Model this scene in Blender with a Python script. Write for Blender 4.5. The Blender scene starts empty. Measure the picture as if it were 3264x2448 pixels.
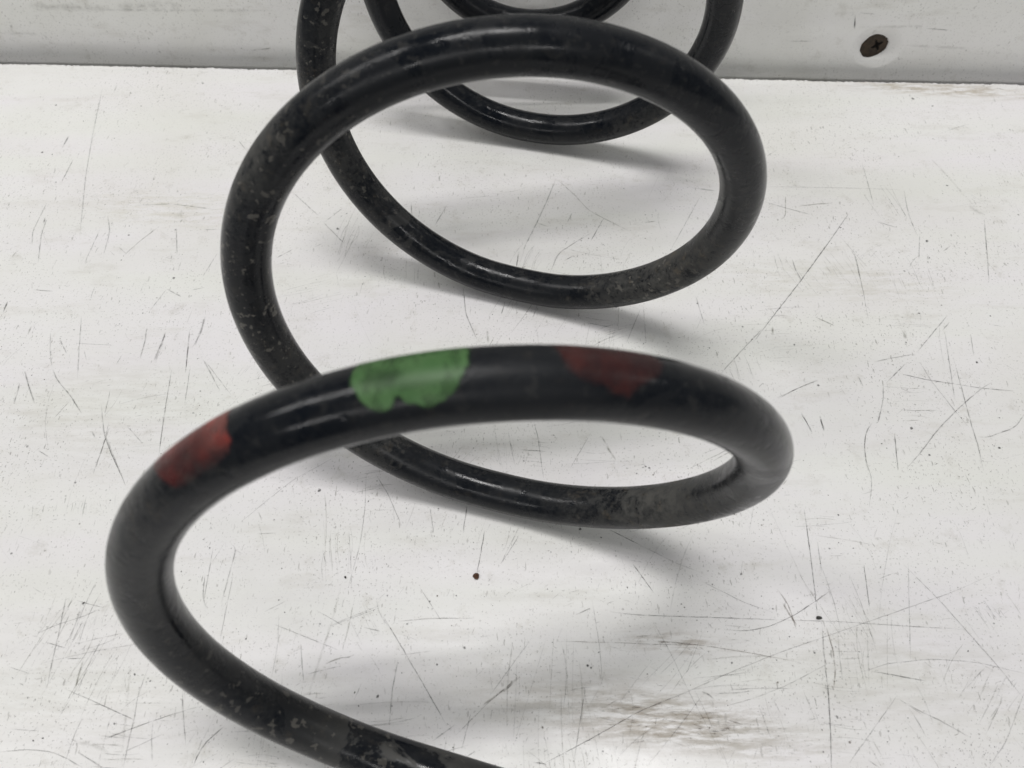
import bpy, bmesh, math, random
import numpy as np
from mathutils import Vector, Matrix
random.seed(7); rng = np.random.default_rng(7)
S = bpy.context.scene; COL = S.collection
MM = 0.001

# ------------------------------------------------------------ camera
CAM_H, PITCH, ROLL, FPX = 253.2563, 0.9743, -0.0014, 2653.99      # mm, rad, rad, px of a 3264 px wide picture
cam = bpy.data.cameras.new('camera'); camo = bpy.data.objects.new('camera', cam); COL.objects.link(camo)
S.camera = camo
cam.sensor_fit = 'HORIZONTAL'; cam.sensor_width = 36.0; cam.lens = 36.0 * FPX / 3264.0
cam.clip_start = 0.005; cam.clip_end = 20.0
cF = np.array([0, math.cos(PITCH), -math.sin(PITCH)]); cR = np.array([1., 0, 0]); cU = np.cross(cR, cF)
c_, s_ = math.cos(ROLL), math.sin(ROLL)
cR, cU = c_ * cR + s_ * cU, c_ * cU - s_ * cR
camo.matrix_world = Matrix(((cR[0], cU[0], -cF[0], 0), (cR[1], cU[1], -cF[1], 0), (cR[2], cU[2], -cF[2], CAM_H * MM), (0, 0, 0, 1)))
cam.dof.use_dof = True; cam.dof.focus_distance = 0.300; cam.dof.aperture_fstop = 19.0

# ------------------------------------------------------------ room light: row of twin tubes, plus added fill lamps, set 2 m above the bench
W = bpy.data.worlds.new('World'); S.world = W; W.use_nodes = True
W.node_tree.nodes['Background'].inputs[0].default_value = (0.93, 0.97, 1.0, 1)
W.node_tree.nodes['Background'].inputs[1].default_value = 0.155
def tube_lamp(name, x, y, z, length, power, width=0.045):
    for dy in (-0.09, 0.09):
        L = bpy.data.lights.new(name, 'AREA'); L.shape = 'RECTANGLE'; L.size = length; L.size_y = width
        L.energy = power; L.color = (1.0, 0.985, 0.975)
        o = bpy.data.objects.new(name, L); COL.objects.link(o); o.location = (x, y + dy, z)
for tx, tl, tp in ((-2.15, 0.27, 2.3), (-1.62, 0.30, 2.7), (-1.10, 0.27, 2.3), (0.0, 0.85, 9.8), (2.9, 1.25, 2.6)):   # row over the bench
    tube_lamp('tube_or_fill_lamp', tx, 0.27, 2.0, tl, tp, 0.026)
for tx in (-1.9, -0.3, 1.3):                                                                                        # unseen fill row, added in front to brighten the back panel
    tube_lamp('tube_or_fill_lamp', tx, -3.2, 2.0, 1.2, 11.5)

S.cycles.transparent_max_bounces = 32
S.view_settings.view_transform = 'Standard'; S.view_settings.look = 'None'
S.view_settings.exposure = 0.14; S.view_settings.gamma = 1.0; S.view_settings.use_curve_mapping = False

# ------------------------------------------------------------ helpers
def ray(x, y):
    return cR * (x - 1632) / FPX - cU * (y - 1224) / FPX + cF
def on_table(x, y, z=0.0):                   # photo pixel -> bench point, mm
    d = ray(x, y); t = (z - CAM_H) / d[2]; return np.array([0, 0, CAM_H]) + t * d
EA = np.array([-254.8, 365.3, 0.]); EB = np.array([249.0, 347.4, 0.])       # rear edge of the bench
eX = (EB - EA) / np.linalg.norm(EB - EA); eN = np.cross(eX, [0, 0, 1.])      # eN points to the camera side
GAP = 9.0
WA = EA - eN * GAP
def on_wall(x, y, off=0.0):
    d = ray(x, y); o = np.array([0, 0, CAM_H]); t = ((WA + eN * off - o) @ eN) / (d @ eN); return o + t * d

def mesh_obj(name, V, F, mat, parent=None, smooth=True, attrs=None, scale=MM):
    me = bpy.data.meshes.new(name)
    me.from_pydata([tuple(float(c) * scale for c in v) for v in V], [], [tuple(int(i) for i in f) for f in F])
    if smooth: me.polygons.foreach_set('use_smooth', [True] * len(me.polygons))
    for k, (typ, data) in (attrs or {}).items():
        a = me.attributes.new(k, typ, 'POINT')
        if typ == 'FLOAT': a.data.foreach_set('value', np.asarray(data, np.float32).ravel())
        else: a.data.foreach_set('color', np.asarray(data, np.float32).ravel())
    me.update()
    me.materials.append(mat)
    o = bpy.data.objects.new(name, me); COL.objects.link(o)
    if parent: o.parent = parent
    return o

class NT:
    def __init__(s, name):
        s.m = bpy.data.materials.new(name); s.m.use_nodes = True; s.t = s.m.node_tree; s.n = s.t.nodes
        s.b = s.n['Principled BSDF']; s.out = s.n['Material Output']
    def link(s, a, b): s.t.links.new(a, b)
    def add(s, typ, **kw):
        n = s.n.new(typ)
        for k, v in kw.items(): setattr(n, k, v)
        return n
    def coords(s, scale=(1, 1, 1), rot=(0, 0, 0)):
        tc = s.add('ShaderNodeTexCoord'); mp = s.add('ShaderNodeMapping')
        mp.inputs['Scale'].default_value = scale; mp.inputs['Rotation'].default_value = rot
        s.link(tc.outputs['Object'], mp.inputs['Vector']); return mp.outputs[0]
    def noise(s, scale, detail=4, rough=0.55, vec=None, dist=0.0):
        n = s.add('ShaderNodeTexNoise'); n.inputs['Scale'].default_value = scale; n.inputs['Detail'].default_value = detail
        n.inputs['Roughness'].default_value = rough; n.inputs['Distortion'].default_value = dist
        s.link(vec if vec is not None else s.coords(), n.inputs['Vector']); return n.outputs[0]
    def ramp(s, fac, stops):
        n = s.add('ShaderNodeValToRGB'); e = n.color_ramp.elements
        while len(e) < len(stops): e.new(0.5)
        for el, (p, c) in zip(e, stops):
            el.position = p; el.color = (c, c, c, 1) if not isinstance(c, tuple) else (*c, 1)
        s.link(fac, n.inputs[0]); return n.outputs[0]
    def val(s, sock, v):
        if hasattr(v, 'is_output'): s.link(v, sock)
        else: sock.default_value = v
    def math(s, op, a, b=0.0, clamp=False):
        n = s.add('ShaderNodeMath', operation=op, use_clamp=clamp); s.val(n.inputs[0], a); s.val(n.inputs[1], b); return n.outputs[0]
    def mix(s, fac, a, b, blend='MIX'):
        n = s.add('ShaderNodeMix', data_type='RGBA', blend_type=blend)
        s.val(n.inputs[0], fac)
        for sock, v in ((n.inputs[6], a), (n.inputs[7], b)):
            if hasattr(v, 'is_output'): s.link(v, sock)
            else: sock.default_value = (*v, 1)
        return n.outputs[2]
    def attr(s, name, out=2):
        n = s.add('ShaderNodeAttribute'); n.attribute_name = name; return n.outputs[out]
    def bump(s, h, strength, dist):
        n = s.add('ShaderNodeBump'); n.inputs['Strength'].default_value = strength; n.inputs['Distance'].default_value = dist
        s.link(h, n.inputs['Height']); s.link(n.outputs[0], s.b.inputs['Normal'])
    def alpha_mix(s, fac):                       # Principled over Transparent
        tr = s.add('ShaderNodeBsdfTransparent'); mx = s.add('ShaderNodeMixShader')
        s.link(fac, mx.inputs[0]); s.link(tr.outputs[0], mx.inputs[1]); s.link(s.b.outputs[0], mx.inputs[2])
        s.link(mx.outputs[0], s.out.inputs['Surface'])

# ------------------------------------------------------------ materials
def mat_panel(name, base, tint_a, tint_b, speck, stains=()):
    m = NT(name)
    band = m.noise(1.0, 3, 0.5, m.coords((5, 42, 42)))
    cloud = m.noise(11, 5, 0.62, dist=0.6)
    col = m.mix(m.ramp(band, [(0.35, 0.0), (0.66, 1.0)]), tint_a, tint_b)
    col = m.mix(m.ramp(cloud, [(0.42, 0.0), (0.72, 0.55)]), col, tuple(c * f for c, f in zip(base, (0.91, 0.905, 0.86))))
    smear = m.noise(1.0, 6, 0.7, m.coords((22, 85, 85)))                     # rubbed-in grime along the panel
    col = m.mix(m.ramp(smear, [(0.56, 0.0), (0.76, 0.45)]), col, (0.50, 0.48, 0.42))
    dirt = m.noise(95, 7, 0.75)
    col = m.mix(m.ramp(dirt, [(0.57, 0.0), (0.74, 0.42)]), col, (0.40, 0.38, 0.32))
    if stains:
        streak = m.noise(1.0, 6, 0.72, m.coords((75, 420, 75), (0, 0, 0.10)))
    for (x, y, lx, ly, amt, lo, hi, tone) in stains:                          # rubbed-in stains, mm on the bench
        mp = m.add('ShaderNodeMapping', vector_type='TEXTURE'); tc = m.add('ShaderNodeTexCoord')
        mp.inputs['Location'].default_value = (x * MM, y * MM, 0); mp.inputs['Rotation'].default_value = (0, 0, -0.10)
        mp.inputs['Scale'].default_value = (lx * MM, ly * MM, 1)
        m.link(tc.outputs['Object'], mp.inputs['Vector'])
        gr = m.add('ShaderNodeTexGradient', gradient_type='QUADRATIC_SPHERE'); m.link(mp.outputs[0], gr.inputs[0])
        fall = m.ramp(gr.outputs[1], [(0.0, 0.0), (0.45, 1.0)])
        mk_ = m.math('MULTIPLY', fall, m.ramp(streak, [(lo, 0.0), (hi, amt)]), True)
        col = m.mix(mk_, col, tone)
    wear = m.ramp(m.noise(24, 3, 0.6), [(0.36, 0.25), (0.62, 1.0)])
    grain = m.ramp(m.noise(1150, 3, 0.65), [(0.60, 0.0), (0.68, speck)])
    col = m.mix(m.math('MULTIPLY', grain, wear), col, (0.22, 0.21, 0.19))
    nick = m.ramp(m.noise(1.0, 2, 0.6, m.coords((900, 240, 500), (0, 0, 0.25))), [(0.655, 0.0), (0.70, speck * 0.9)])
    col = m.mix(m.math('MULTIPLY', nick, wear), col, (0.25, 0.24, 0.22))
    m.link(col, m.b.inputs['Base Color'])
    m.link(m.ramp(m.noise(30, 5, 0.65), [(0.3, 0.26), (0.75, 0.48)]), m.b.inputs['Roughness'])
    h = m.math('ADD', m.math('MULTIPLY', m.noise(1.0, 2, 0.5, m.coords((8, 60, 60))), 1.0), m.math('MULTIPLY', m.noise(420, 3, 0.6), 0.06))
    m.bump(h, 0.45, 0.0014)
    m.b.inputs['Specular IOR Level'].default_value = 0.45
    return m.m
M_TABLE = mat_panel('bench_white_plastic', (0.73, 0.73, 0.71), (0.748, 0.730, 0.741), (0.733, 0.736, 0.705), 0.72, [
    (*on_table(2120, 2300)[:2], 44, 12, 0.85, 0.42, 0.60, (0.20, 0.155, 0.105)), (*on_table(1950, 2265)[:2], 72, 16, 0.50, 0.36, 0.62, (0.36, 0.33, 0.27)),
    (*on_table(2160, 2050)[:2], 26, 6, 0.55, 0.46, 0.62, (0.26, 0.21, 0.15)), (*on_table(2460, 2370)[:2], 40, 11, 0.40, 0.42, 0.62, (0.36, 0.33, 0.27)),
    (*on_table(2850, 2150)[:2], 70, 26, 0.30, 0.42, 0.66, (0.42, 0.40, 0.34)), (*on_table(560, 665)[:2], 70, 20, 0.34, 0.44, 0.64, (0.45, 0.42, 0.30)),
    (*on_table(350, 1300)[:2], 70, 40, 0.26, 0.42, 0.66, (0.44, 0.42, 0.36)), (*on_table(2700, 900)[:2], 75, 18, 0.34, 0.44, 0.64, (0.45, 0.43, 0.34)),
    (*on_table(3000, 285)[:2], 80, 9, 0.65, 0.42, 0.60, (0.33, 0.27, 0.18)), (*on_table(300, 2250)[:2], 60, 24, 0.26, 0.42, 0.66, (0.44, 0.42, 0.36))])
M_WALL = mat_panel('panel_white_plastic', (0.80, 0.80, 0.78), (0.86, 0.85, 0.84), (0.84, 0.84, 0.805), 0.55)

def mat_marks(name, scale, lo, hi, floor):
    m = NT(name)
    m.link(m.attr('tone', 0), m.b.inputs['Base Color']); m.b.inputs['Roughness'].default_value = 0.7
    n = m.ramp(m.noise(scale, 5, 0.7), [(lo, floor), (hi, 1.0)])
    m.alpha_mix(m.math('MULTIPLY', m.attr('cover'), n, True)); return m.m
M_MARK = mat_marks('scratch_dirt', 420, 0.36, 0.56, 0.15)
M_SMUDGE = mat_marks('rubbed_grime', 210, 0.38, 0.68, 0.0)

def mat_wire():
    m = NT('spring_black_paint')
    dust = m.attr('dust'); film = m.attr('film')
    blot = m.noise(85, 6, 0.62); fine = m.noise(520, 5, 0.7)
    d1 = m.math('MULTIPLY', dust, m.ramp(m.math('ADD', m.math('MULTIPLY', blot, 0.55), m.math('MULTIPLY', fine, 0.45)), [(0.40, 0.0), (0.58, 1.0)]), True)
    mott = m.ramp(m.noise(62, 7, 0.60, dist=0.5), [(0.47, 0.0), (0.53, 1.0)])          # matt film worn through to glossy black
    flm = m.math('MULTIPLY', mott, m.math('ADD', 0.07, m.math('MULTIPLY', film, 0.55)), True)
    haze = m.math('MULTIPLY', m.ramp(m.noise(34, 4, 0.6), [(0.45, 0.0), (0.72, 1.0)]), 0.05)
    tot = m.math('MAXIMUM', m.math('MAXIMUM', d1, haze), flm)
    col = m.mix(tot, (0.0030, 0.0044, 0.0072), (0.095, 0.093, 0.085))
    spots = m.math('MULTIPLY', m.ramp(m.noise(400, 3, 0.55), [(0.60, 0.0), (0.64, 1.0)]), m.math('MULTIPLY', m.attr('chip'), 0.9, True))
    col = m.mix(spots, col, (0.17, 0.16, 0.14))
    rust = m.math('MULTIPLY', dust, m.ramp(m.noise(240, 6, 0.72), [(0.56, 0.0), (0.68, 0.75)]), True)
    col = m.mix(rust, col, (0.115, 0.095, 0.068))
    m.link(col, m.b.inputs['Base Color'])
    rough = m.math('ADD', m.math('MAXIMUM', m.math('MAXIMUM', m.math('MULTIPLY', tot, 0.7), m.math('MULTIPLY', mott, 0.16)), m.math('MULTIPLY', m.attr('matte'), 0.4)), m.ramp(m.noise(48, 4, 0.6), [(0.35, 0.09), (0.7, 0.20)]), True)
    m.link(rough, m.b.inputs['Roughness'])
    pit = m.ramp(m.noise(260, 3, 0.6), [(0.30, 0.0), (0.42, 1.0)])
    h = m.math('ADD', m.math('MULTIPLY', m.noise(140, 4, 0.6), 0.5), m.math('MULTIPLY', fine, m.math('ADD', 0.07, m.math('MULTIPLY', dust, 0.7))))
    h = m.math('ADD', h, m.math('MULTIPLY', pit, 0.25)); h = m.math('ADD', h, m.math('MULTIPLY', mott, 0.07))
    m.bump(h, 0.34, 0.0006)
    m.b.inputs['Specular IOR Level'].default_value = 0.21
    return m.m
M_WIRE = mat_wire()

def mat_paint(name, c1, c2, lo, hi, amount):
    m = NT(name)
    n = m.noise(190, 5, 0.62)
    m.link(m.mix(m.ramp(n, [(0.35, 0.0), (0.7, 1.0)]), c1, c2), m.b.inputs['Base Color'])
    m.b.inputs['Roughness'].default_value = 0.48; m.b.inputs['Specular IOR Level'].default_value = 0.4
    wear = m.ramp(m.noise(1.0, 5, 0.6, m.coords((330, 130, 330))), [(lo, 0.45), (hi, 1.0)])
    m.alpha_mix(m.math('MULTIPLY', m.math('MULTIPLY', m.attr('cover'), wear), amount, True)); return m.m
M_GREEN = mat_paint('green_marking_paint', (0.046, 0.122, 0.034), (0.074, 0.155, 0.055), 0.30, 0.56, 0.95)
M_RED = mat_paint('red_marking_paint', (0.30, 0.032, 0.022), (0.16, 0.072, 0.062), 0.30, 0.55, 0.88)
M_MAROON = mat_paint('faded_red_marking_paint', (0.16, 0.028, 0.020), (0.10, 0.032, 0.028), 0.28, 0.58, 0.44)

def mat_simple(name, c1, c2, scale, rough, metal=0.0, bump=0.0):
    m = NT(name)
    n = m.noise(scale, 5, 0.65)
    m.link(m.mix(m.ramp(n, [(0.35, 0.0), (0.7, 1.0)]), c1, c2), m.b.inputs['Base Color'])
    m.b.inputs['Roughness'].default_value = rough; m.b.inputs['Metallic'].default_value = metal
    if bump: m.bump(n, bump, 0.0006)
    return m.m
M_SCREW = mat_simple('tarnished_screw_steel', (0.032, 0.025, 0.018), (0.070, 0.048, 0.030), 420, 0.62, 0.35, 0.5)
M_RECESS = mat_simple('dark_screw_recess', (0.012, 0.010, 0.008), (0.022, 0.018, 0.014), 500, 0.8)  # cross recess toned darker than the screw head
M_CRUMB = mat_simple('rust_crumb', (0.055, 0.022, 0.010), (0.11, 0.050, 0.024), 1500, 0.85, 0, 0.6)
M_GRIT = mat_simple('dark_grit', (0.022, 0.022, 0.020), (0.07, 0.068, 0.058), 1500, 0.85, 0, 0.6)

# ------------------------------------------------------------ bench top with its sawn rear edge
def build_bench():
    xs = np.concatenate([np.arange(-900, -330, 30.), np.arange(-330, 330, 0.8), np.arange(330, 901, 30.)])
    prof = [(0.0, 0.0), (0.25, 0.0)]
    V = []; F = []
    n = len(xs)
    jag = 0.22 * rng.standard_normal(n) + 0.5 * np.convolve(rng.standard_normal(n + 24), np.ones(25) / 5, 'valid') * 0.25
    mid = (EA + EB) / 2
    def row(back, z, j):
        for i, x in enumerate(xs):
            p = mid + eX * x + eN * (back + j * jag[i]); V.append((p[0], p[1], z))
    row(600, -70, 0); row(600, 0, 0); row(1.2, 0.0, 0.0); row(0.35, -0.05, 1.0); row(0.0, -0.35, 1.0); row(0.0, -70, 0.3)
    for r in range(5):
        for i in range(n - 1): F.append((r * n + i, r * n + i + 1, (r + 1) * n + i + 1, (r + 1) * n + i))
    for i in range(n - 1): F.append((5 * n + i, 5 * n + i + 1, i + 1, i))
    F = [f[::-1] for f in F]
    o = mesh_obj('bench_top', V, F, M_TABLE, smooth=False)
    o['kind'] = 'structure'; return o
bench = build_bench()

# ------------------------------------------------------------ back panel: runs down behind the bench, dimple round the screw
SCR = on_wall(2797, 150); SCR_U = (SCR - WA) @ eX; SCR_Z = SCR[2]
def wall_depth(u, z):                        # offset along eN (negative = into the wall)
    du, dz = u - SCR_U, z - SCR_Z
    r = math.hypot(du * 0.95 + dz * 0.1, dz * 1.0)
    d = 0.0
    if r < 11.5:
        t = 1 - r / 11.5; d = -3.4 * (t * t * (3 - 2 * t)) - 0.18 * min(1, t * 7)
    if r < 5.0: d = -7.5
    return d
def build_wall():
    us = sorted(set(np.round(np.concatenate([np.arange(-700, 1300, 20.), np.arange(SCR_U - 14, SCR_U + 14, 0.45)]), 3)))
    zs = sorted(set(np.round(np.concatenate([np.arange(-90, -12, 13.), np.arange(-12, 40, 1.5), np.arange(40, 420, 15.), np.arange(SCR_Z - 13, SCR_Z + 13, 0.45)]), 3)))
    rows = [(z, 0.0, True) for z in zs]
    V = []; F = []; n = len(us)
    for z, off, flat in rows:
        for u in us:
            d = off + wall_depth(u, z)
            p = WA + eX * u + eN * d; V.append((p[0], p[1], z))
    for r in range(len(rows) - 1):
        for i in range(n - 1): F.append((r * n + i, r * n + i + 1, (r + 1) * n + i + 1, (r + 1) * n + i))
    o = mesh_obj('wall', V, F, M_WALL); o['kind'] = 'structure'
    o.modifiers.new('thickness', 'SOLIDIFY').thickness = 0.004; o.modifiers['thickness'].offset = -1
    return o
wall = build_wall()

# ------------------------------------------------------------ the coil spring
R_WIRE = 6.5
PK = np.array([-40, 90, 230, 400, 560, 720, 880, 1040, 1180, 1320, 1440, 1540.])
KR = np.array([65.3541, 66.2694, 66.7739, 67.3821, 68.5126, 69.1086, 70.1342, 68.2405, 61.9353, 52.7287, 44.7938, 38.4307])
KS = np.array([26.8606, 57.5751, 92.1173, 132.5027, 171.3563, 213.1102, 257.8943, 297.4866, 321.8375, 336.5697, 343.5, 346.8])
KX = np.array([-2.9602, -1.5147, 1.5748, 2.7246, 1.5538, 3.815, 3.5728, 3.368, 0.7633, -2.6056, -4.7682, -5.5228])
KZ = np.array([1.1723, -0.0151, 0.0385, 1.6532, 1.3422, 0.3174, -0.7522, -2.8146, -2.1624, -0.2502, 0.5928, 0.878])
def spline(yk, x):
    n = len(PK); h = np.diff(PK); A = np.zeros((n, n)); b = np.zeros(n); A[0, 0] = A[-1, -1] = 1
    for i in range(1, n - 1):
        A[i, i - 1] = h[i - 1]; A[i, i] = 2 * (h[i - 1] + h[i]); A[i, i + 1] = h[i]
        b[i] = 6 * ((yk[i + 1] - yk[i]) / h[i] - (yk[i] - yk[i - 1]) / h[i - 1])
    M = np.linalg.solve(A, b); k = np.clip(np.searchsorted(PK, x) - 1, 0, n - 2)
    hh = h[k]; a = PK[k + 1] - x; c = x - PK[k]
    return M[k] * a ** 3 / (6 * hh) + M[k + 1] * c ** 3 / (6 * hh) + (yk[k] / hh - M[k] * hh / 6) * a + (yk[k + 1] / hh - M[k + 1] * hh / 6) * c
AX = np.array([0.0709, 1, 0.0288]); AX /= np.linalg.norm(AX)
E1 = np.cross(AX, [0, 0, 1.]); E1 /= np.linalg.norm(E1); E2 = np.cross(E1, AX)
C0 = np.array([-16.6624, 0, 68.6342])
def coil(ph):                                # centre line, radial normal, binormal, at winding angles ph (degrees)
    def pos(q):
        th = np.radians(-90 - q); c = C0 + spline(KS, q)[:, None] * AX
        p = c + spline(KR, q)[:, None] * (np.cos(th)[:, None] * E1 + np.sin(th)[:, None] * E2) + spline(KX, q)[:, None] * E1 + spline(KZ, q)[:, None] * E2
        z = p[:, 2]; k = 0.8
        p[:, 2] = R_WIRE + 0.02 + k * np.logaddexp(0, (z - R_WIRE + 0.35) / k)          # never sinks into the bench
        return p, c
    p, c = pos(ph); a, _ = pos(ph - 0.2); b, _ = pos(ph + 0.2)
    T = b - a; T /= np.linalg.norm(T, axis=1)[:, None]
    N = p - c; N -= (N * T).sum(1)[:, None] * T; N /= np.linalg.norm(N, axis=1)[:, None]
    return p, T, N, np.cross(T, N)
spring = bpy.data.objects.new('coil_spring', None); COL.objects.link(spring)
base_pt = (-0.010, 0.2156, 0.0); spring.location = base_pt
spring['label'] = 'black steel coil spring lying on the scratched white bench'; spring['category'] = 'spring'
def rel(V): return V - np.array(base_pt) / MM

def gauss(x, m, s): return np.exp(-((x - m) / s) ** 2)
def build_wire():
    ph = np.arange(-62, 1541, 1.4); nseg = 40
    P, T, N, B = coil(ph)
    ps = np.linspace(0, 2 * math.pi, nseg, endpoint=False)
    V = P[:, None] + R_WIRE * (np.cos(ps)[None, :, None] * N[:, None] + np.sin(ps)[None, :, None] * B[:, None])
    n = len(ph); V = rel(V.reshape(-1, 3))
    F = [(i * nseg + j, i * nseg + (j + 1) % nseg, (i + 1) * nseg + (j + 1) % nseg, (i + 1) * nseg + j) for i in range(n - 1) for j in range(nseg)]
    PHg, PSg = np.meshgrid(ph, ps, indexing='ij')
    out = 0.5 + 0.5 * np.cos(PSg)            # 1 on the outside of the coil
    up = 0.5 + 0.5 * np.sin(PSg)
    dust = (0.72 * gauss(PHg, 307, 26) + 0.72 * gauss(PHg, 664, 26) + 0.8 * gauss(PHg, 1035, 24) * out + 0.42 * gauss(PHg, 120, 18) * out ** 2
            + 0.65 * gauss(PHg, 488, 14) * out ** 2 + 0.10 * gauss(PHg, 55, 40) + 0.3 * gauss(PHg, 415, 30) + 0.3 * gauss(PHg, 800, 30) + 0.08)
    film = 0.9 * gauss(PHg, 12, 24) + 0.35 * gauss(PHg, 770, 30) + 0.25 * gauss(PHg, 830, 30)
    chip = 0.6 * gauss(PHg, 455, 45) + 0.5 * gauss(PHg, 810, 40) + 0.6 * gauss(PHg, 670, 18) + 0.35 * gauss(PHg, 40, 40) + 0.06
    matte = 0.9 * gauss(PHg, 190, 13) + 0.5 * gauss(PHg, 118, 18)
    o = mesh_obj('wire', V, F, M_WIRE, spring, attrs={'chip': ('FLOAT', np.clip(chip, 0, 1)), 'matte': ('FLOAT', np.clip(matte, 0, 1)), 'dust': ('FLOAT', np.clip(dust, 0, 1)), 'film': ('FLOAT', np.clip(film, 0, 1))})
    bm = bmesh.new(); bm.from_mesh(o.data); bm.verts.ensure_lookup_table()
    for k in (0, n - 1):                     # sawn ends
        vs = [bm.verts[k * nseg + j] for j in range(nseg)]
        bm.faces.new(vs if k else vs[::-1])
    bmesh.ops.recalc_face_normals(bm, faces=bm.faces); bm.to_mesh(o.data); bm.free()
    return o
build_wire()

def poly_sd(px, py, poly):                   # signed distance, positive inside
    P = np.array(poly, float); d = np.full(px.shape, 1e9); ins = np.zeros(px.shape, bool)
    for a, b in zip(P, np.roll(P, -1, 0)):
        e = b - a; t = np.clip(((px - a[0]) * e[0] + (py - a[1]) * e[1]) / (e @ e), 0, 1)
        d = np.minimum(d, np.hypot(px - a[0] - t * e[0], py - a[1] - t * e[1]))
        c = ((a[1] <= py) != (b[1] <= py)) & (px < (b[0] - a[0]) * (py - a[1]) / (b[1] - a[1] + 1e-12) + a[0]); ins ^= c
    return np.where(ins, d, -d)
def paint_mark(label, mat, outline, soft, fade=None, off=0.05):
    # outline in (winding angle, angle round the wire); turned to mm on the unrolled wire
    ka, kb = 1.19, R_WIRE * math.pi / 180
    ol = [(a * ka, b * kb) for a, b in outline]
    a0, a1 = min(a for a, b in outline) - 1, max(a for a, b in outline) + 1
    b0, b1 = min(b for a, b in outline) - 4, max(b for a, b in outline) + 8
    pa = np.arange(a0, a1, 0.22); pb = np.radians(np.arange(b0, b1, 2.0))
    P, T, N, B = coil(pa)
    V = P[:, None] + (R_WIRE + off) * (np.cos(pb)[None, :, None] * N[:, None] + np.sin(pb)[None, :, None] * B[:, None])
    A, Bb = np.meshgrid(pa, np.degrees(pb), indexing='ij')
    wob = 0.09 * np.sin(A * 2.1 + Bb * 0.13) + 0.06 * np.sin(A * 4.3 - Bb * 0.21 + 1)
    sd = poly_sd(A * ka, Bb * kb, ol) + wob
    cov = np.clip(sd / soft + 0.5, 0, 1); cov = cov * cov * (3 - 2 * cov)
    if fade: cov = cov * fade(A, Bb)
    nb = len(pb); V = rel(V.reshape(-1, 3)); cv = cov.ravel(); F = []
    for i in range(len(pa) - 1):
        for j in range(nb - 1):
            f = (i * nb + j, i * nb + j + 1, (i + 1) * nb + j + 1, (i + 1) * nb + j)
            if max(cv[k] for k in f) > 0.02: F.append(f)
    used = sorted({k for f in F for k in f}); mp = {k: i for i, k in enumerate(used)}
    o = mesh_obj('paint_mark', V[used], [tuple(mp[k] for k in f) for f in F], mat, spring, attrs={'cover': ('FLOAT', cv[used])})
    o['label'] = label
paint_mark('green paint mark brushed over the top of the coil', M_GREEN,
    [(169.2, -95), (168.8, -40), (168.4, -12), (168.4, 10), (169.2, 30), (170.0, 44), (171.6, 53), (172.8, 50), (173.4, 37), (174.0, 34), (174.8, 46), (176.4, 52), (177.6, 57), (179.2, 50), (180.8, 36), (181.6, 20), (182.8, -2), (183.2, -32), (183.2, -95)], 0.6,
    lambda a, b: 1 - 0.45 * gauss(a, 172.5, 2.4) * gauss(b, 2, 12) - 0.25 * gauss(a, 176, 3) * gauss(b, 22, 10))
paint_mark('bright red paint mark, rubbed away on its lower side', M_RED,
    [(135.0, -95), (135.2, -2), (136.8, 22), (138.4, 46), (139.2, 58), (143.2, 58), (146.4, 56), (149.6, 48), (150.8, 30), (150.2, -18), (150.0, -95)], 0.8,
    lambda a, b: np.clip(0.30 + 0.75 * gauss(a, 150.5, 3.6) * np.clip((48 - b) / 30, 0, 1) + 0.35 * np.clip((5 - b) / 30, 0, 1), 0, 1) * np.clip((66 - b) / 34, 0, 1))
paint_mark('faded dark red paint mark', M_MAROON,
    [(194.4, -95), (194.4, -38), (194.8, -8), (195.6, 14), (198, 28), (200, 28), (201.6, 40), (204, 45), (205.2, 25), (208.4, 6), (210, -22), (209.2, -34), (209, -95)], 1.4,
    lambda a, b: np.clip(0.45 + 0.55 * gauss(a, 196, 3) * np.clip((15 - b) / 30, 0, 1) + 0.2 * gauss(a, 203, 3), 0, 1))

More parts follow.
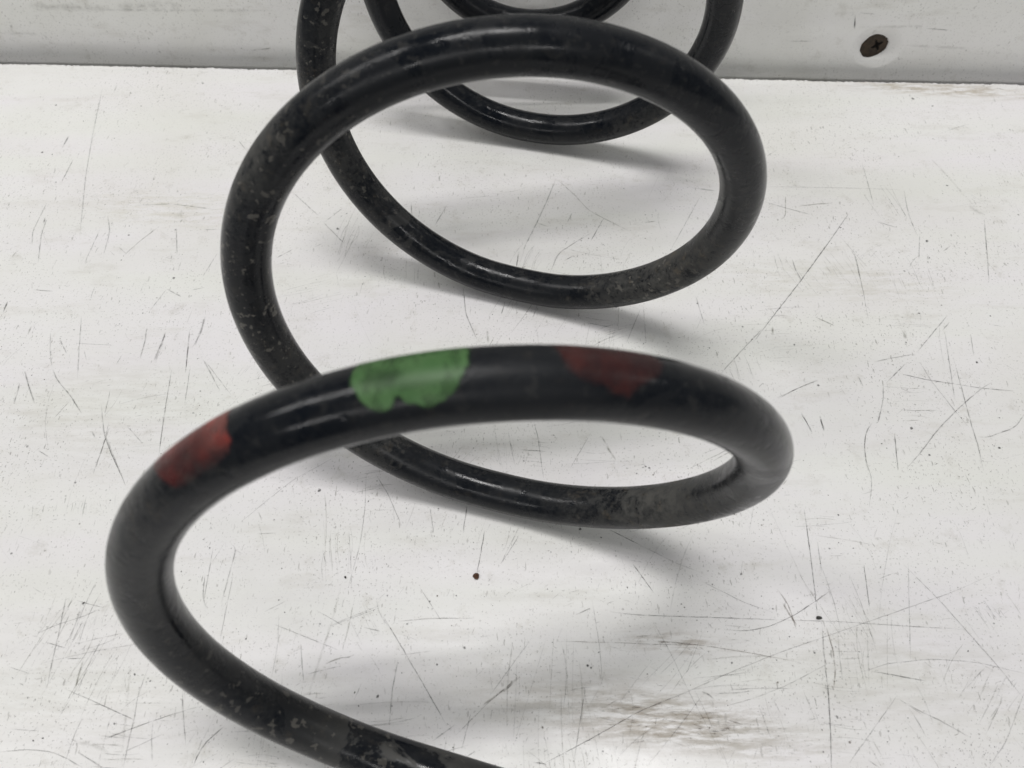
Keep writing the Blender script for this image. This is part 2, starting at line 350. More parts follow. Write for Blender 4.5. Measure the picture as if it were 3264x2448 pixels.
# ------------------------------------------------------------ screw in the panel
def build_screw():
    root = bpy.data.objects.new('screw', None); COL.objects.link(root)
    ctr = SCR - eN * 2.1
    Z = (eN + 0.16 * eX + np.array([0, 0, 0.05])); Z /= np.linalg.norm(Z)
    X = np.cross([0, 0, 1.], Z); X /= np.linalg.norm(X); Y = np.cross(Z, X)
    ca, sa = math.cos(0.5), math.sin(0.5); X, Y = X * ca + Y * sa, Y * ca - X * sa
    root.matrix_world = Matrix(((X[0], Y[0], Z[0], ctr[0] * MM), (X[1], Y[1], Z[1], ctr[1] * MM), (X[2], Y[2], Z[2], ctr[2] * MM), (0, 0, 0, 1)))
    root['label'] = 'dark tarnished cross-head screw sunk into the white back panel'; root['category'] = 'screw'
    V = []; F = []; n = 56; RX, RY = 7.9, 6.3
    rings = [(0.0, -3.2, 0), (0.55, -3.2, 0), (0.97, -0.7, 0), (1.0, -0.25, 1), (0.985, 0.05, 1), (0.93, 0.22, 1), (0.7, 0.42, 0), (0.45, 0.5, 0)]
    def slot(a):                             # outline of the cross recess
        return 0.17 + 0.22 * abs(math.cos(2 * a)) ** 6
    for rr, z, j in rings:
        for k in range(n):
            a = 2 * math.pi * k / n; w = 1 + (0.02 * math.sin(5 * a + 1) + 0.012 * math.sin(11 * a)) * j
            V.append((RX * rr * w * math.cos(a), RY * rr * w * math.sin(a), z))
    for k in range(n):
        a = 2 * math.pi * k / n; V.append((RX * slot(a) * math.cos(a), RX * slot(a) * math.sin(a), 0.52))
    for r in range(len(rings)):
        for k in range(n): F.append((r * n + k, r * n + (k + 1) % n, (r + 1) * n + (k + 1) % n, (r + 1) * n + k))
    mesh_obj('head', V, F, M_SCREW, root)
    V = []; F = []
    for s_, z in ((1.0, 0.515), (0.8, -0.6), (0.5, -2.0), (0.05, -2.4)):
        for k in range(n):
            a = 2 * math.pi * k / n; V.append((RX * slot(a) * s_ * math.cos(a), RX * slot(a) * s_ * math.sin(a), z))
    for r in range(3):
        for k in range(n): F.append((r * n + k, r * n + (k + 1) % n, (r + 1) * n + (k + 1) % n, (r + 1) * n + k))
    mesh_obj('drive_recess', V, F, M_RECESS, root)
build_screw()

# ------------------------------------------------------------ loose crumbs on the bench
def chunk(name, x, y, size, mat, label, seed, flat=0.7):
    bm = bmesh.new(); bmesh.ops.create_icosphere(bm, subdivisions=2, radius=1.0)
    r = random.Random(seed); ph = [r.uniform(0, 6) for _ in range(6)]
    for v in bm.verts:
        c = v.co; k = 1 + 0.18 * math.sin(3 * c.x + ph[0]) + 0.15 * math.sin(4 * c.y + ph[1]) + 0.12 * math.sin(5 * c.z + ph[2]) + r.uniform(-.06, .06)
        v.co = Vector((c.x * k * size[0], c.y * k * size[1], c.z * k * size[2]))
    zmin = min(v.co.z for v in bm.verts)
    for v in bm.verts: v.co = Vector((v.co.x, v.co.y, max(0, v.co.z - zmin * flat))) * MM
    me = bpy.data.meshes.new(name); bm.to_mesh(me); bm.free(); me.materials.append(mat)
    o = bpy.data.objects.new(name, me); COL.objects.link(o)
    p = on_table(x, y); o.location = (p[0] * MM, p[1] * MM, 0.00005); o.rotation_euler.z = r.uniform(0, 6)
    o['label'] = label; o['category'] = 'debris'
chunk('crumb', 1518, 1838, (1.1, 0.85, 0.75), M_CRUMB, 'small rusty brown crumb on the bench inside the front coil', 3)
chunk('grit', 2611, 1970, (1.0, 0.5, 0.3), M_GRIT, 'dark grey flake of grit where two long scratches cross on the bench', 5)
chunk('grit', 1101, 1841, (0.36, 0.34, 0.3), M_GRIT, 'tiny round black grain on the bench beside the brown crumb', 8)

# ------------------------------------------------------------ scratches and grime on bench and panel: thin worn films
class Marks:
    def __init__(s): s.V = []; s.F = []; s.A = []; s.C = []
    def strip(s, pts, w, cover, tone, z=0.03, nrm=np.array([0, 0, 1.]), fade=True, wob=0.0):
        pts = [np.asarray(p, float) for p in pts]
        Q = [pts[0]]
        for a, b in zip(pts, pts[1:]):
            m = max(1, int(np.linalg.norm(b - a) / 1.5))
            Q += [a + (b - a) * k / m for k in range(1, m + 1)]
        n = len(Q); Q = np.array(Q)
        for _ in range(2):
            if n > 3: Q[1:-1] = 0.25 * Q[:-2] + 0.5 * Q[1:-1] + 0.25 * Q[2:]
        T = np.gradient(Q, axis=0) if n > 1 else np.array([[1., 0, 0]])
        T /= np.linalg.norm(T, axis=1)[:, None] + 1e-9
        Sd = np.cross(nrm, T); b0 = len(s.V)
        for i in range(n):
            t = i / max(1, n - 1); e = min(1, min(t, 1 - t) * 5 + 0.25) if fade else 1
            ww = w * (0.55 + 0.45 * e) * (1 + 0.25 * random.uniform(-1, 1))
            q = Q[i] + nrm * z + Sd[i] * random.uniform(-wob, wob)
            for k, al in ((-0.9, 0), (0, 1), (0.9, 0)):
                s.V.append(q + Sd[i] * ww * k); s.A.append(al * cover * e * random.uniform(0.65, 1.15)); s.C.append((*tone, 1))
        for i in range(n - 1):
            for k in range(2):
                a = b0 + i * 3 + k; s.F.append((a, a + 3, a + 4, a + 1))
    def dot(s, c, r, cover, tone, z=0.035, nrm=np.array([0, 0, 1.]), X=np.array([1., 0, 0])):
        b0 = len(s.V); Y = np.cross(nrm, X); m = 8; c = np.asarray(c, float) + nrm * z
        s.V.append(c); s.A.append(cover); s.C.append((*tone, 1)); ph = random.uniform(0, 6); st = random.uniform(0.55, 1)
        for ring, al in ((0.6, cover), (1.15, 0)):
            for k in range(m):
                a = 2 * math.pi * k / m; rr = r * ring * random.uniform(0.75, 1.2)
                u, v = math.cos(a) * rr, math.sin(a) * rr * st
                s.V.append(c + X * (u * math.cos(ph) - v * math.sin(ph)) + Y * (u * math.sin(ph) + v * math.cos(ph))); s.A.append(al); s.C.append((*tone, 1))
        for k in range(m):
            k2 = (k + 1) % m
            s.F.append((b0, b0 + 1 + k, b0 + 1 + k2)); s.F.append((b0 + 1 + k, b0 + 1 + m + k, b0 + 1 + m + k2, b0 + 1 + k2))
    def build(s, name, parent, mat):
        o = mesh_obj(name, s.V, s.F, mat, parent, smooth=False, attrs={'cover': ('FLOAT', np.clip(s.A, 0, 1)), 'tone': ('FLOAT_COLOR', s.C)})
        o['kind'] = 'stuff'; return o
DK, GY, OL, BR, PL = (0.035, 0.036, 0.034), (0.09, 0.09, 0.085), (0.13, 0.125, 0.075), (0.12, 0.085, 0.05), (0.30, 0.29, 0.25)
TONE = {'d': (DK, 0.78), 'g': (GY, 0.56), 'l': (GY, 0.46), 'o': (OL, 0.6), 'b': (BR, 0.6), 'p': (PL, 0.34)}
# (x0, y0, scale of the measuring view, [(tone, width px, points)...])
SCRATCH = [
 (1700, 1800, 1.4143, [
  ('d', 3.2, [(345,212),(450,226),(600,232),(870,240),(1100,248)]), ('g', 2.6, [(1100,248),(1400,258),(1650,275),(1945,292)]),
  ('d', 3, [(860,292),(960,300),(1060,280),(1170,232),(1280,160),(1355,105)]), ('g', 2.5, [(865,272),(975,285)]),
  ('g', 4, [(1300,250),(1310,400),(1330,580),(1340,750),(1343,916)]), ('d', 2.5, [(1330,560),(1340,750),(1343,916)]), ('b', 5, [(1320,280),(1350,380),(1362,470),(1355,560)]),
  ('g', 3.2, [(1670,0),(1840,170),(1945,290),(2080,440),(2212,605)]), ('d', 3.6, [(1520,480),(1640,500),(1765,524)]),
  ('g', 3, [(1685,620),(1700,640),(1830,700),(1970,780)]), ('g', 3, [(1690,640),(1730,700),(1770,775)]),
  ('l', 3, [(40,900),(250,790),(480,660),(700,570),(900,480),(1100,400),(1300,330),(1500,260),(1700,190),(1900,120),(2100,30)]),
  ('g', 2.5, [(40,900),(250,790),(480,660),(620,600)]),
  ('g', 3, [(1420,900),(1520,760),(1640,590)]), ('l', 2.5, [(510,910),(650,740),(760,590)]), ('l', 2.5, [(1690,0),(1700,430)]),
  ('g', 3, [(235,560),(205,740),(180,910)]), ('l', 2.5, [(265,160),(300,380),(310,520)]), ('g', 2.6, [(450,0),(550,135)]),
  ('b', 4, [(1100,110),(1150,180),(1185,290)]), ('g', 3, [(1490,0),(1515,190)]), ('l', 3, [(1300,10),(1350,150),(1385,290)]),
  ('l', 2.5, [(1430,60),(1480,180),(1550,400)]), ('l', 2.5, [(530,240),(610,380),(700,570),(800,760),(860,880)]),
  ('b', 3, [(100,345),(400,352),(570,360),(740,360),(960,395),(1200,440)]), ('l', 2.5, [(860,640),(1000,600),(1130,550),(1340,440)]),
  ('l', 3, [(1460,490),(1600,445),(1800,425),(2000,440),(2212,490)]), ('l', 2.5, [(1640,600),(1760,680)]), ('l', 3, [(2212,580),(2130,800),(2050,916)]),
  ('l', 2.5, [(750,70),(950,170),(1080,215)]), ('l', 2.5, [(760,310),(690,490)]), ('d', 5, [(520,455),(560,478)]), ('d', 5, [(760,572),(790,585),(812,605)]),
  ('d', 6, [(668,530),(688,543)]), ('d', 4, [(155,380),(160,402)]), ('g', 3, [(1510,880),(1560,916)]), ('b', 5, [(560,345),(740,360)]), ('d', 4, [(0,890),(60,900)])]),
 (1400, 1050, 1.58, [
  ('d', 3, [(1838,908),(1865,1100),(1890,1300),(1905,1450)]), ('g', 3, [(1905,1070),(1925,1220)]), ('g', 2.6, [(2165,480),(2140,560),(2150,660),(2180,760),(2165,900)]),
  ('d', 3, [(190,1230),(210,1120),(230,1010)]), ('d', 3, [(120,1025),(140,890)]), ('l', 2.6, [(310,1180),(400,1000)]), ('g', 2.5, [(480,470),(500,560),(525,750)]),
  ('l', 2.5, [(660,700),(770,510)]), ('o', 7, [(820,540),(850,600),(890,660)]), ('l', 2.5, [(860,1010),(1000,1080),(1200,1180),(1330,1230)]), ('g', 3, [(860,1010),(1000,1080)]),
  ('g', 4, [(690,1435),(760,1405)]), ('g', 3, [(975,1180),(1075,1320)]), ('l', 3, [(1820,420),(1870,500)]), ('g', 4, [(1915,440),(1940,510)]),
  ('l', 2.6, [(2140,1190),(2170,1420)]), ('g', 3, [(1700,345),(1800,300),(1910,255)]), ('d', 4, [(1610,290),(1630,270)]), ('d', 3, [(1625,0),(1510,120),(1420,220)]), ('b', 5, [(1730,1380),(1800,1490)])]),
 (300, 1050, 1.58, [
  ('l', 2.8, [(330,600),(350,430)]), ('l', 2.8, [(75,470),(30,640)]), ('g', 2.5, [(60,540),(160,790)]), ('l', 2.5, [(560,160),(690,330)]), ('g', 3, [(460,210),(475,70)]),
  ('g', 5, [(300,160),(330,90),(360,20)]), ('l', 2.6, [(740,970),(860,870),(1000,760),(1200,650)]), ('g', 2.8, [(1420,730),(1480,830),(1550,990)]), ('g', 3, [(1420,785),(1510,780)]),
  ('l', 2.6, [(1370,720),(1365,900),(1340,1080),(1280,1300)]), ('l', 2.6, [(1690,890),(1710,1020)]), ('l', 3, [(820,1030),(920,1025)]), ('o', 4, [(830,920),(845,965)]),
  ('g', 3, [(1120,1415),(1250,1490)]), ('l', 2.6, [(1190,1490),(1440,1390)]), ('d', 5, [(1430,1360),(1465,1330)]), ('l', 2.5, [(1640,1300),(1750,1470)]), ('l', 2.6, [(2050,1180),(2140,1040)]),
  ('l', 2.5, [(1150,1110),(1170,1190)]), ('l', 4, [(690,1080),(720,1090),(640,1380)]), ('l', 3, [(600,1100),(550,1380)])]),
 (300, 1800, 1.58, [
  ('d', 3, [(1460,265),(1570,450),(1680,640),(1775,810)]), ('l', 2.5, [(1190,310),(1440,215)]), ('l', 3, [(905,300),(1080,370),(1230,430)]), ('p', 8, [(1245,100),(1200,280),(1140,460),(1080,660)]),
  ('p', 5, [(1310,180),(1280,320),(1250,430)]), ('d', 4, [(1240,468),(1280,466),(1310,455)]), ('o', 5, [(1165,500),(1220,472),(1260,467)]), ('g', 3, [(1040,400),(1055,590)]), ('l', 2.5, [(1075,550),(1240,510)]),
  ('g', 4, [(1530,480),(1500,640),(1485,830)]), ('b', 6, [(1955,710),(2050,640),(2145,565)]), ('d', 4, [(2060,640),(2110,600)]), ('g', 3.5, [(1700,890),(1820,805)]), ('d', 4, [(1870,970),(1920,940)]),
  ('l', 2.5, [(1990,520),(2005,630)]), ('l', 3, [(2140,560),(1980,700),(1820,860)]), ('g', 3.5, [(445,655),(450,780),(462,910)]), ('d', 4.5, [(655,815),(570,885),(530,930),(500,1010)]),
  ('l', 2.5, [(40,880),(200,820),(400,750)]), ('l', 2.8, [(0,690),(200,780)]), ('l', 3, [(700,50),(660,250),(635,380)]), ('l', 3, [(560,50),(545,170),(570,225)]), ('g', 2.6, [(1530,285),(1700,270),(1915,270)]),
  ('l', 2.5, [(1540,455),(1700,435)]), ('g', 4, [(1360,315),(1440,335)]), ('d', 5, [(1625,570),(1640,552)]), ('l', 3, [(1900,740),(1850,930)]), ('l', 3, [(2210,360),(2000,650)])]),
 (0, 1900, 3.027, [
  ('g', 3, [(620,890),(740,945),(960,1040),(1290,1195)]), ('l', 4.5, [(640,0),(600,200),(560,400),(510,600),(450,900)]), ('l', 4, [(800,240),(680,470)]), ('g', 2.8, [(330,375),(560,270),(830,190),(1020,95)]),
  ('g', 3, [(740,40),(870,80),(1000,110)]), ('g', 3, [(440,445),(650,505)]), ('d', 3, [(650,605),(810,600)]), ('o', 6, [(805,610),(770,720),(725,900)]), ('g', 2.8, [(980,1395),(1270,1280),(1480,1205)]), ('l', 2.5, [(1480,1205),(1700,1130),(1940,1060)]),
  ('g', 3, [(0,1505),(250,1480),(460,1495),(620,1550),(800,1659)]), ('g', 4, [(740,1500),(840,1560),(980,1650)]), ('p', 14, [(690,1385),(860,1425),(1000,1465),(1040,1525)]), ('d', 3, [(690,1380),(740,1410)]), ('d', 3, [(990,1450),(1040,1500)]),
  ('p', 9, [(1270,600),(1230,950),(1200,1300),(1170,1659)]), ('l', 4, [(1430,690),(1330,960),(1300,1170),(1240,1400),(1190,1659)]), ('l', 3.5, [(800,1170),(720,1330),(610,1659)]), ('l', 3, [(1570,1330),(1430,1400),(1200,1500)]),
  ('l', 3, [(700,470),(870,425),(1180,360)]), ('g', 5, [(260,400),(180,460)]), ('l', 2.6, [(80,680),(290,750)]), ('d', 4, [(1655,1205),(1730,1180)]), ('l', 4, [(1480,1180),(1460,1400),(1470,1600)])]),
 (0, 1000, 3.16, [
  ('l', 3.5, [(510,200),(505,400),(520,520)]), ('g', 4, [(530,560),(570,660),(620,720),(720,840),(820,1000)]), ('g', 5, [(250,580),(290,730),(350,905)]), ('g', 5, [(200,700),(160,850),(140,905)]), ('g', 4, [(600,250),(670,400)]),
  ('l', 2.5, [(780,300),(1150,318)]), ('g', 4, [(1480,140),(1460,290),(1410,450)]), ('g', 7, [(1670,180),(1630,310),(1560,490)]), ('g', 4.5, [(1910,160),(1890,400),(1870,590)]), ('g', 6, [(2065,30),(2030,170),(1960,320)]),
  ('l', 4, [(2050,465),(2212,770)]), ('g', 3.2, [(1730,560),(1670,920),(1600,1430)]), ('l', 2.6, [(1920,520),(1860,920)]), ('g', 4, [(1100,1150),(1060,1270),(940,1610)]), ('l', 3.5, [(1020,920),(1050,1220),(1130,1430),(1230,1650)]),
  ('g', 3, [(1050,1220),(1130,1430),(1230,1650)]), ('l', 3, [(1110,770),(1060,1000)]), ('l', 3, [(1280,1130),(1440,1310)]), ('l', 8, [(1215,1320),(1265,1360)]), ('g', 5, [(925,1180),(960,1250)]), ('d', 4, [(390,1380),(500,1450)]),
  ('l', 3, [(710,870),(540,1060)]), ('g', 6, [(1370,165),(1330,220)]), ('g', 4, [(1235,410),(1170,510)]), ('l', 3, [(820,20),(790,480),(780,660)]), ('l', 3, [(850,370),(870,470)]), ('o', 6, [(320,120),(280,205)]), ('o', 5, [(205,245),(275,235)]), ('d', 6, [(880,110),(898,125)])]),
 (0, 200, 2.011, [
  ('l', 2.6, [(660,150),(600,430),(550,720),(510,1130)]), ('g', 5, [(440,470),(405,535)]), ('l', 3.5, [(750,140),(730,190)]), ('g', 4, [(790,262),(760,270)]), ('l', 4, [(740,280),(715,300)]), ('g', 3.5, [(470,620),(395,765)]),
  ('l', 3.2, [(300,900),(210,1080),(205,1170)]), ('g', 3.6, [(300,1000),(265,1100),(245,1280)]), ('l', 3.2, [(690,980),(705,1080),(665,1230)]), ('o', 3, [(870,915),(1100,905),(1410,945)]), ('l', 3, [(820,850),(890,815)]), ('g', 3.5, [(890,900),(920,865)]),
  ('l', 4, [(1130,895),(1165,870)]), ('o', 3.4, [(800,1230),(900,1140),(1020,1050)]), ('l', 3, [(760,1180),(810,1225)]), ('g', 3, [(1130,1060),(1135,1230)]), ('l', 3, [(1300,1370),(1395,1220)]), ('g', 3.5, [(205,1410),(205,1450)]), ('g', 3.5, [(215,1455),(340,1465)]),
  ('l', 3, [(1070,1450),(960,1590)]), ('g', 4, [(1070,1450),(1160,1500)]), ('d', 5, [(50,1530),(20,1600)]), ('l', 3.2, [(640,1070),(540,1290)]), ('g', 3, [(1530,500),(1585,570)]), ('g', 3, [(1875,830),(2040,980)]), ('g', 3, [(2075,1025),(2212,1165)]),
  ('g', 3.2, [(2075,1025),(2200,930)]), ('g', 3.6, [(1775,1250),(1880,1195)]), ('g', 4, [(2020,1180),(2065,1160)]), ('l', 4, [(605,1440),(580,1510)]), ('p', 22, [(1120,1000),(1180,950)]), ('d', 5, [(290,990),(280,1030)])]),
 (2400, 250, 2.552, [
  ('d', 5, [(160,605),(190,585)]), ('g', 3, [(115,630),(160,605)]), ('g', 3, [(1580,425),(1740,375)]), ('l', 2.8, [(885,680),(950,910),(985,1040)]), ('g', 3, [(85,1000),(270,1055),(480,1110)]), ('o', 4.5, [(370,1040),(520,1022),(640,1015)]),
  ('o', 3.5, [(265,960),(265,1130),(230,1150)]), ('d', 3.2, [(800,1070),(640,1300),(380,1659),(190,1900),(0,2150)]), ('g', 4, [(655,1115),(650,1155)]), ('g', 4, [(1010,1165),(1170,1215)]), ('l', 2.8, [(1230,910),(1255,1070),(1300,1200),(1340,1280)]),
  ('g', 3, [(1355,1275),(1350,1470)]), ('g', 3, [(1330,1455),(1290,1490),(1275,1535)]), ('g', 4.5, [(1610,1360),(1550,1405)]), ('p', 8, [(1455,660),(1560,770),(1700,930),(1800,1040)]), ('p', 16, [(1760,1030),(1830,1090),(1880,1110)]),
  ('g', 3.6, [(1880,1140),(1910,1500),(1920,1659)]), ('g', 5, [(815,1385),(850,1520),(875,1640)]), ('g', 4, [(320,1470),(345,1560),(395,1640)]), ('d', 5, [(2165,1220),(2155,1255)]), ('l', 2.2, [(90,880),(700,890),(1200,905)])]),
 (2400, 850, 2.552, [
  ('l', 3, [(850,0),(890,170),(940,440)]), ('o', 9, [(160,480),(160,560)]), ('o', 10, [(1230,500),(1250,660)]), ('o', 4.5, [(510,410),(660,480)]), ('g', 3, [(1580,400),(1470,530),(1340,690)]), ('l', 4, [(1600,450),(1540,520)]), ('g', 3.4, [(1320,710),(1150,740),(980,775)]),
  ('g', 3.6, [(1240,790),(1160,870),(1080,950)]), ('g', 3.6, [(1060,960),(1060,1080),(1020,1260)]), ('d', 8, [(1040,1170),(1015,1265)]), ('g', 3.5, [(970,1270),(915,1350),(905,1500),(935,1659)]), ('d', 3.5, [(1195,870),(1400,918),(1640,955)]), ('g', 3.5, [(1640,955),(1870,990),(2120,1012)]),
  ('g', 3.6, [(1945,940),(1860,990),(1720,1110),(1640,1185),(1500,1330),(1350,1530),(1250,1640)]), ('l', 3.2, [(1560,530),(1600,800),(1640,1080)]), ('g', 3.6, [(1630,740),(1700,1000),(1780,1300),(1830,1450),(1875,1659)]), ('l', 3.2, [(1360,780),(1450,930),(1640,1170),(1760,1310)]),
  ('g', 3.6, [(1770,550),(1795,720)]), ('d', 3.2, [(1150,1345),(1165,1500),(1180,1659)]), ('g', 4, [(1830,1385),(1900,1400),(2000,1350),(2090,1330),(2145,1295),(2205,1200)]), ('g', 3.2, [(205,1075),(370,985),(530,920)]), ('g', 5, [(395,1190),(480,1350)]), ('d', 5, [(545,1215),(575,1335)]),
  ('d', 6, [(860,900),(895,975)]), ('d', 5, [(735,930),(738,960)]), ('d', 5, [(50,975),(80,950)])]),
 (1300, 560, 2.212, [
  ('g', 3.6, [(1045,20),(980,180),(900,350),(810,530)]), ('o', 3.2, [(1055,30),(1170,130),(1275,245),(1380,300),(1560,390)]), ('d', 3, [(1380,300),(1290,460)]), ('g', 3.4, [(1300,400),(1180,470),(1060,550),(1005,680)]), ('d', 3.5, [(780,540),(765,655)]),
  ('d', 3.5, [(25,200),(25,270)]), ('g', 3, [(275,210),(190,350)]), ('d', 3.5, [(685,890),(660,975)]), ('g', 3.4, [(390,790),(410,980),(485,1150)]), ('g', 3.2, [(2030,850),(2090,1050)]), ('g', 4.5, [(2000,85),(2170,108)]), ('l', 2.8, [(2060,150),(1850,530)]),
  ('l', 2.8, [(1640,940),(1540,1180)]), ('l', 2.8, [(1660,920),(1680,1180)]), ('o', 8, [(560,1075),(565,1180)]), ('g', 3, [(1160,260),(1125,330)]), ('g', 3.6, [(1100,600),(1170,565)]), ('o', 5, [(1670,330),(1750,320)]), ('l', 3, [(915,335),(990,360)])]),
]
DOTS = [(1700, 1800, 1.4143, [(895,443,6),(262,65,4),(668,178,4),(283,350,5),(295,395,6),(1470,393,5),(245,455,7),(260,465,6),(1960,390,6),(1600,750,5),(640,880,4),(1250,888,5),(1565,12,5)]),
        (0, 200, 2.011, [(1300,133,6),(360,272,6),(270,575,6),(2165,1065,8),(825,1105,6),(1115,1380,7),(905,278,4),(535,375,4),(335,588,4)]),
        (2400, 250, 2.552, [(1580,872,7),(1415,1323,8),(2160,1110,6),(1435,1460,5),(1300,165,8),(1460,225,5),(1185,637,4)]),
        (2400, 850, 2.552, [(1290,1315,9),(1820,778,7),(2005,1475,7),(1435,1532,6),(1350,380,6),(335,635,6),(80,290,5)]),
        (1400, 1050, 1.58, [(1025,695,5),(1040,690,5),(1058,698,6),(815,1048,5),(2010,935,5),(710,1005,7)]),
        (300, 1800, 1.58, [(765,373,5),(930,178,4),(1690,185,5),(960,240,4),(1550,545,4)]),
        (0, 1900, 3.027, [(805,70,8),(1450,820,6),(1500,885,5),(1105,1232,6),(340,1000,5),(1300,755,6),(415,1372,6),(320,1395,6)])]
mk = Marks(); sm = Marks()
def pxmm(x, y): return np.linalg.norm(on_table(x + 1, y) - on_table(x, y))
for ox, oy, sc, lines in SCRATCH:
    for t, w, pts in lines:
        pp = [(ox + x / sc, oy + y / sc) for x, y in pts]; tone, cov = TONE[t]
        (sm if w >= 7 else mk).strip([on_table(*p) for p in pp], w * 0.72 * pxmm(*pp[0]), cov, tone, z=0.03 + 0.02 * random.random(), wob=0.05)
for ox, oy, sc, ds in DOTS:
    for x, y, r_ in ds:
        p = (ox + x / sc, oy + y / sc); mk.dot(on_table(*p), r_ * 0.68 * pxmm(*p), 0.8, DK, z=0.055)
# brown scuffed bands near the front coil, streaks running along the bench
def scuff(x0, y0, x1, y1, spread, count, tone, cov, wmin, wmax, lmin, lmax):
    a, b = on_table(x0, y0), on_table(x1, y1)
    for _ in range(count):
        t = random.random(); p = a + (b - a) * t + np.array([random.gauss(0, 3), random.gauss(0, spread) * (0.4 + math.sin(math.pi * t)), 0])
        L = random.uniform(lmin, lmax); an = random.gauss(-0.12, 0.22)
        d = np.array([math.cos(an), math.sin(an), 0]) * L
        mk.strip([p - d / 2, p, p + d / 2], random.uniform(wmin, wmax), cov * random.uniform(0.5, 1.1), tone, z=0.03 + 0.03 * random.random())
scuff(1925, 2258, 2350, 2325, 2.6, 60, BR, 0.55, 0.12, 0.35, 0.8, 4.5)
scuff(1980, 2290, 2300, 2325, 2.0, 36, (0.06, 0.05, 0.035), 0.7, 0.1, 0.22, 0.5, 3)
scuff(2080, 2045, 2240, 2058, 1.4, 18, BR, 0.5, 0.1, 0.3, 0.8, 3)
scuff(1750, 2150, 2500, 2330, 6.0, 70, GY, 0.4, 0.06, 0.14, 0.6, 3)
scuff(2250, 2290, 2560, 2380, 3.0, 40, GY, 0.5, 0.08, 0.2, 0.6, 2.5)
scuff(2320, 268, 2960, 290, 2.0, 50, OL, 0.35, 0.1, 0.4, 0.5, 3)
scuff(3030, 275, 3240, 285, 1.4, 22, BR, 0.5, 0.1, 0.5, 0.5, 4)
scuff(100, 212, 800, 225, 2.0, 40, OL, 0.28, 0.1, 0.4, 0.8, 5)
# random fine flecks, nicks and hairlines, denser toward the worn front
def wearmap(p): return 0.32 + 0.68 * np.clip((300 - p[1]) / 190, 0, 1)
for _ in range(9000):
    p = np.array([random.uniform(-240, 240), 25 + 330 * random.random(), 0])
    if random.random() > wearmap(p): continue
    if random.random() < 0.42:
        mk.dot(p, 0.11 + random.expovariate(1 / 0.085), random.uniform(0.3, 0.9), random.choice((GY, GY, GY, BR, DK)))
    else:
        L = 0.5 + random.expovariate(1 / 1.0); an = random.choice((random.gauss(1.45, 0.35), random.gauss(0.3, 0.5), random.uniform(0, 3.14)))
        d = np.array([math.cos(an), math.sin(an), 0]) * L
        mk.strip([p - d / 2, p + d * 0.05, p + d / 2], random.uniform(0.10, 0.20), random.uniform(0.2, 0.62), random.choice((DK, GY, GY, GY, OL)), z=0.03 + 0.02 * random.random())
for _ in range(240):
    p = np.array([random.uniform(-220, 220), 25 + 300 * random.random() ** 1.3, 0])
    if random.random() > wearmap(p): continue
    L = 4 + random.expovariate(1 / 9); an = random.choice((random.gauss(1.4, 0.25), random.gauss(1.75, 0.2), random.uniform(0, 3.14), random.gauss(0.4, 0.3)))
    d = np.array([math.cos(an), math.sin(an), 0]) * L; sd = np.array([-d[1], d[0], 0]) * random.gauss(0, 0.05)
    mk.strip([p - d / 2, p - d * 0.15 + sd, p + d * 0.2 + sd, p + d / 2], random.uniform(0.13, 0.24), random.uniform(0.12, 0.32), GY, z=0.03 + 0.02 * random.random(), wob=0.04)
for _ in range(64):                           # families of parallel drag scratches
    c = np.array([random.uniform(-170, 170), 25 + 270 * random.random() ** 1.4, 0]); an0 = random.choice((random.gauss(1.35, 0.15), random.gauss(1.8, 0.15), random.gauss(0.5, 0.3), random.gauss(-0.05, 0.08)))
    wid = random.uniform(3, 11); L0 = random.uniform(5, 26)
    for k in range(random.randint(5, 15)):
        an = an0 + random.gauss(0, 0.06); d = np.array([math.cos(an), math.sin(an), 0]) * L0 * random.uniform(0.3, 1.2); nn = np.array([-math.sin(an0), math.cos(an0), 0])
        p = c + nn * random.gauss(0, wid) + d * random.uniform(-0.4, 0.4); sd = nn * random.gauss(0, 0.03) * L0
        mk.strip([p - d / 2, p - d * 0.1 + sd, p + d * 0.2 + sd, p + d / 2], random.uniform(0.11, 0.27), random.uniform(0.12, 0.42), random.choice((GY, GY, OL, PL)), z=0.03 + 0.02 * random.random(), wob=0.04)
for _ in range(45):                           # dot cluster by the front corner
    x, y = 1700 + random.gauss(2010, 80) / 1.4143, 1800 + random.gauss(850, 28) / 1.4143
    mk.dot(on_table(x, y), random.uniform(0.10, 0.24), random.uniform(0.3, 0.8), DK, z=0.05)
mk.build('scratch_marks', bench, M_MARK)
sm.build('rubbed_smudges', bench, M_SMUDGE)

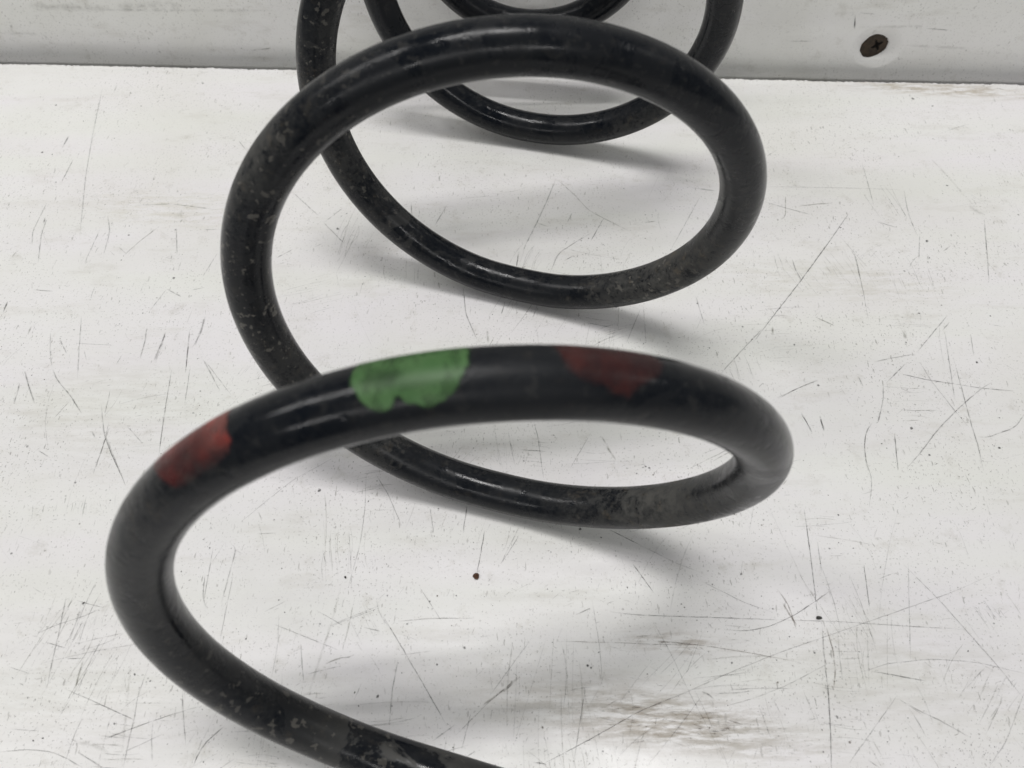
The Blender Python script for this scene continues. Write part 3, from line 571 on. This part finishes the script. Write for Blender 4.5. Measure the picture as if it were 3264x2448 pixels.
wk = Marks(); ws = Marks()
WALLM = [(2264, 0, 2.212, [('d', 5, [(1022,105),(1020,150),(1016,205)]), ('b', 12, [(1010,70),(1000,110)]), ('d', 4, [(1160,210),(1145,240)]), ('l', 3, [(560,290),(720,290)]), ('g', 4, [(1520,200),(1680,212)]), ('p', 10, [(1050,190),(1500,185)]), ('l', 4, [(1060,90),(1160,100)]),
                           ('g', 6, [(1830,220),(1855,228)]), ('p', 12, [(1400,320),(1800,340)])]),
         (0, 0, 2.212, [('d', 6, [(505,290),(508,325)]), ('o', 12, [(300,240),(345,278)]), ('p', 12, [(0,235),(180,235),(300,245)]), ('b', 7, [(1680,325),(1725,355)]), ('o', 4, [(1770,355),(1910,340)]), ('d', 3, [(1699,415),(1700,435)]), ('p', 30, [(180,45),(500,50),(780,60)]), ('p', 30, [(820,45),(1300,40)]),
                        ('p', 12, [(700,70),(1900,75)]), ('g', 4, [(855,280),(862,300)]), ('g', 4, [(1975,90),(1980,103)]), ('b', 5, [(1468,18),(1474,24)])])]
wnrm = eN
for ox, oy, sc, lines in WALLM:
    for t, w, pts in lines:
        pp = [(ox + x / sc, oy + y / sc) for x, y in pts]; tone, cov = TONE[t]
        (ws if w >= 7 else wk).strip([on_wall(*p) for p in pp], w * 0.095, cov, tone, z=0.05, nrm=wnrm, wob=0.05)
for _ in range(700):
    u = random.uniform(20, 520); z = random.uniform(4, 75); p = WA + eX * u + np.array([0, 0, z])
    if math.hypot(u - SCR_U, z - SCR_Z) < 13: continue
    if random.random() < 0.5: wk.dot(p, 0.1 + random.expovariate(1 / 0.09), random.uniform(0.25, 0.8), random.choice((DK, GY, BR)), z=0.05, nrm=wnrm, X=eX)
    else:
        an = random.uniform(0, 3.14); d = (eX * math.cos(an) + np.array([0, 0, math.sin(an)])) * (0.4 + random.expovariate(1 / 0.8))
        wk.strip([p - d / 2, p, p + d / 2], random.uniform(0.07, 0.16), random.uniform(0.2, 0.6), random.choice((GY, GY, OL)), z=0.05, nrm=wnrm)
wk.build('grime_marks', wall, M_MARK); ws.build('rubbed_smudges', wall, M_SMUDGE)
